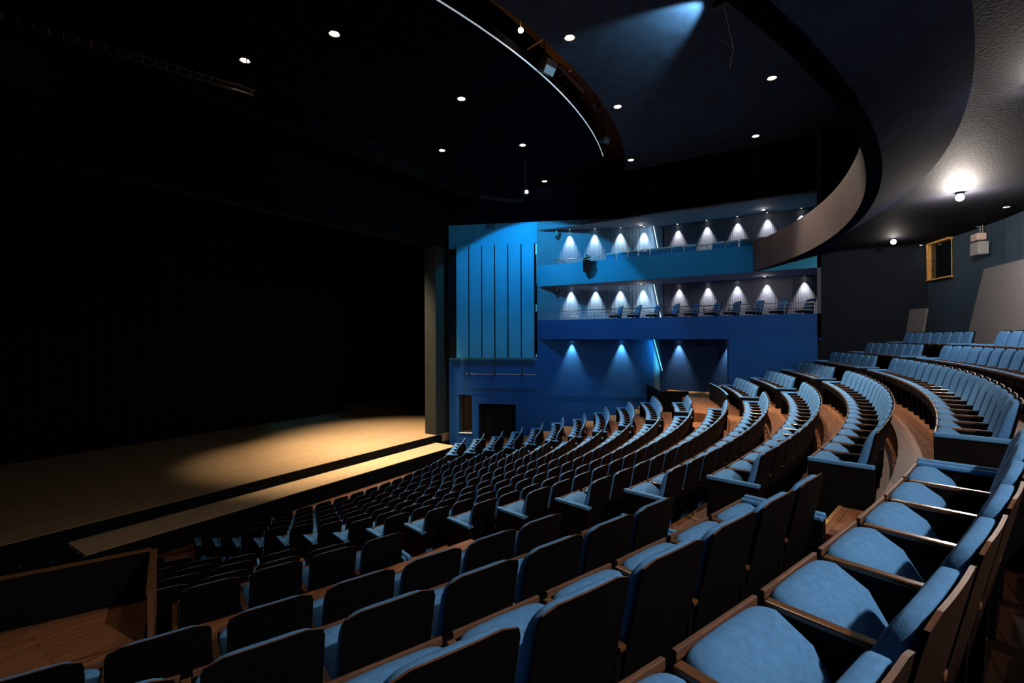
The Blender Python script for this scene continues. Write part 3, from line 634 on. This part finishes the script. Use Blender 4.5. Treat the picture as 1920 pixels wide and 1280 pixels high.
bm = bmesh.new(); box(bm, (0, .247, .596), (.49, .018, .034), 0, .004); me_lip = mesh('front_lip', bm, m_edge)
bm = bmesh.new(); box(bm, (0, -.02, .592), (.042, .48, .024), 0, .006); me_arm = mesh('armrest', bm, m_arm)
bm = bmesh.new(); hexa(bm, [(-.018, -.20, 0), (.018, -.20, 0), (.018, .14, 0), (-.018, .14, 0), (-.018, -.235, .58), (.018, -.235, .58), (.018, .20, .58), (-.018, .20, .58)]); me_side = mesh('side_panel', bm, m_dark)
bm = bmesh.new(); box(bm, (0, -.03, .295), (.07, .56, .59), 0, .008); me_end = mesh('end_panel', bm, m_dark)
bm = bmesh.new(); box(bm, (-.025, -.03, .612), (.05, .56, .045), 0, .012); box(bm, (.03, -.03, .605), (.035, .56, .035), 0, .010); me_pad = mesh('arm_pad', bm, m_fabric2)
PARTS = [('backrest', me_board), ('back_cushion', me_bc), ('seat_cushion', me_sc), ('seat_pan', me_pan), ('front_lip', me_lip)]
# seats that show largest are objects of their own (bit i = seat i of that row); the small dark rest of the rows is one mass
KEEP = {'n16': 127, 'n15': 63, 'n14': 127, 'n13': 127, 'c15': 262143, 'c16': 262143, 'n11': 15, 'c14': 262143, 'c12': 139263, 'c13': 163839, 'c9': 135167, 'c10': 135167, 'c11': 147455, 'n10': 15, 'c7': 511, 'c6': 1023, 'c5': 255, 'c8': 1023, 'c4': 63, 'c3': 255, 'c2': 63, 'c1': 7, 'n9': 7, 'c17': 262080, 'n8': 3, 'w15': 127, 'w14': 127, 'w16': 127, 'c18': 196608, 'w18': 127, 'n6': 1, 'n7': 3, 'w17': 127, 'w13': 95, 'n1': 7, 'n2': 6, 'w10': 1, 'w11': 9, 'w9': 1, 'w6': 1, 'w3': 1, 'w1': 1, 'w7': 1, 'w4': 1, 'w5': 1, 'w2': 1, 'w8': 1}
stuff_list = []
def seat(loc, rz, label, group, pitch, left=None, right=None, key=None):
    """left/right: 'arm', 'end' or None on the seat's -x and +x side"""
    items = [(n, m, 0, 0) for n, m in PARTS]
    for sgn, s in ((-1, left), (1, right)):
        x = sgn * pitch / 2
        if s == 'arm': items += [('armrest', me_arm, x, 0), ('side_panel', me_side, x, 0)]
        if s == 'end': items += [('end_panel', me_end, x + sgn * .02, 0), ('arm_pad', me_pad, x + sgn * .02, 0 if sgn < 0 else math.pi)]
    if not KEEP.get(f'{key[0]}{key[1]}', 0) >> key[2] & 1:
        for n, m, x, r in items: stuff_list.append((m, Matrix.Translation(loc) @ Matrix.Rotation(rz, 4, 'Z') @ Matrix.Translation((x, -.06 if r else 0, 0)) @ Matrix.Rotation(r, 4, 'Z')))
        return
    t = thing('theatre_seat', label, 'theatre seat', loc, rz, group)
    for n, m, x, r in items:
        o = link(n, m, t, (x, -.06 if r else 0, 0)); o.rotation_euler = (0, 0, r)
XFAR = {1: 4, 2: 5, 3: 5, 4: 6, 5: 6, 6: 7, 7: 7, 8: 8, 9: 8, 10: 8, 11: 4, 13: 7, 14: 7, 15: 7, 16: 7, 17: 7, 18: 7}
for k in range(1, 19):
    r = R(k); z = FLOOR[k]
    # centre block
    a0 = ang(5.951 - .0133 * (k - 8), r); a1 = ang(15.768 + .0133 * (k - 8), r)
    n = int(((a1 - a0) * r - .08) / .545); da = (a1 - a0 - .08 / r) / n
    for i in range(n):
        a = a0 + .04 / r + da * (i + .5)
        seat(at(r, a, z), a, f"black-backed blue theatre seat, {ORD[i + 1]} from near aisle in centre block's {ORD[k]} row", 'centre block theatre seats', da * r, 'end' if i == 0 else None, 'end' if i == n - 1 else 'arm', ('c', k, i))
    # block by the blue wall
    n = XFAR.get(k, 0); a0 = ang(16.834 + .0133 * (k - 8) + .04, r); da = .545 / r
    for i in range(n):
        a = a0 + da * (i + .5)
        seat(at(r, a, z), a, f"blue theatre seat by the side wall, {ORD[i + 1]} from far aisle, {ORD[k]} row from stage", 'side wall block theatre seats', .545, 'end' if i == 0 else None, 'end' if i == n - 1 else 'arm', ('w', k, i))
    # block below the camera
    if k <= 16 and k != 12:
        a0 = ang(4.50 if k == 16 else 4.13, r); x_stop = {11: 1.72, 16: .2, 13: .3, 14: .3, 15: .3}.get(k, .6)
        n = int((a0 - ang(x_stop, r)) * r / .545) if k > 10 else min(XFAR[k] - (k < 3), int((a0 - ang(.6, r)) * r / .545))
        for i in range(n):
            a = a0 - da * (i + .5) - .03 / r
            seat(at(r, a, z), a, f"black-backed blue theatre seat near the camera, {ORD[i + 1]} from near aisle, {ORD[k]} row from stage", 'theatre seats near the camera', .545, 'arm', 'end' if i == 0 else None, ('n', k, i))
if stuff_list:
    mats, VV, FF, MI, SM = [], [], [], [], []
    for m, mt in stuff_list:
        base = len(VV); off = []
        for x in m.materials:
            if x not in mats: mats.append(x)
            off.append(mats.index(x))
        VV += [tuple(mt @ v.co) for v in m.vertices]
        for f in m.polygons: FF.append([base + q for q in f.vertices]); MI.append(off[f.material_index]); SM.append(f.use_smooth)
    me = bpy.data.meshes.new('theatre_seat_rows'); me.from_pydata(VV, [], FF)
    for x in mats: me.materials.append(x)
    me.polygons.foreach_set('material_index', MI); me.polygons.foreach_set('use_smooth', SM); me.update()
    o = link('theatre_seat_rows', me); o['kind'] = 'stuff'; tag(o, 'dark mass of small theatre seats in the front rows', 'theatre seats')

# chairs on the side balconies
bm = bmesh.new(); cone(bm, (0, .03, .22), .03, .03, .42, 10); cone(bm, (0, .03, .015), .16, .14, .03, 16); me_ped = mesh('pedestal', bm, m_white, False)
bm = sup(.44, .44, .09, .4); bmesh.ops.translate(bm, vec=(0, .04, .46), verts=bm.verts); me_seat2 = mesh('seat', bm, m_dark, True)
me_lit_top = mesh('top_strip', B((0, backy(0, .965) + .03, .985), (.46, .06, .06), 0, .012), m_white)  # white strip paints the light catching the tops of the chair backs
def balcony_chair(x, y, z, rz, label, group):
    t = thing('balcony_chair', label, 'chair', (x, y, z), rz, group)
    for n, m in (('backrest', me_board), ('back_cushion', me_bc), ('seat', me_seat2), ('pedestal', me_ped)): link(n, m, t)
    if rz > 1: link('top_strip', me_lit_top, t)
    else:
        for s in (-1, 1): link('armrest', me_arm, t, (s * .25, 0, 0))
for i, y in enumerate((8.45, 7.57, 6.71, 5.89, 5.05, 4.19, 3.44, 2.61, 1.76, .87)):
    balcony_chair(21.62, y, Z(.45), math.radians(38), f'blue chair facing the stage on the lower side balcony, {ORD[i + 1]} from the stage', 'chairs on the lower side balcony')
bm = bmesh.new(); prism(bm, [(21.3, 9.2), (21.3, .4), (22.2, .4), (22.2, 9.2)], Z(.05), Z(.45)); struct('floor_balcony_step', bm, m_riser, label='raised step under the lower balcony chairs')
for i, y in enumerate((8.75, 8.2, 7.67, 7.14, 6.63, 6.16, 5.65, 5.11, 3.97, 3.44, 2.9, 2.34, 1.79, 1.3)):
    balcony_chair(21.60, y, Z(2.95), math.radians(90), f'chair on the upper side balcony with its lit top painted pale, {ORD[i + 1]} from the stage', 'chairs on the upper side balcony')
bm = bmesh.new(); prism(bm, [(21.2, 9.2), (21.2, .4), (22.2, .4), (22.2, 9.2)], Z(2.62), Z(2.95)); struct('floor_balcony_step', bm, m_riser, label='raised step under the upper balcony chairs')

# stage lighting
t = thing('spotlight', 'stage spotlight hidden above the black header', 'spotlight', (17.0, 19.5, Z(7.0)))
bm = bmesh.new(); cone(bm, (0, 0, 0), .15, .12, .35, 14); obj('lamp_body', bm, m_blackmetal, t)
bm = bmesh.new(); tube(bm, (0, 0, .1), (0, 0, 1.8), .03); obj('bracket', bm, m_blackmetal, t)
spot('stage_beam', (16.5, 18.4, Z(6.8)), (16.8, 18.6, STZ), P_STAGE, 60, 1, (1, .77, .52), .25, t)
spot('stage_beam', (12.4, 18.3, Z(6.8)), (12.6, 18.7, STZ), P_STAGE * .4, 48, 1, (1, .77, .52), .25, t)
spot('forestage_beam', (14.6, 15.4, Z(6.85)), (14.9, 16.1, Z(-5.4)), P_STAGE * .42, 56, 1, (1, .77, .52), .2, t)
spot('forestage_beam', (11.8, 15.4, Z(6.85)), (12.1, 16.1, Z(-5.4)), P_STAGE * .05, 34, 1, (1, .77, .52), .2, t)
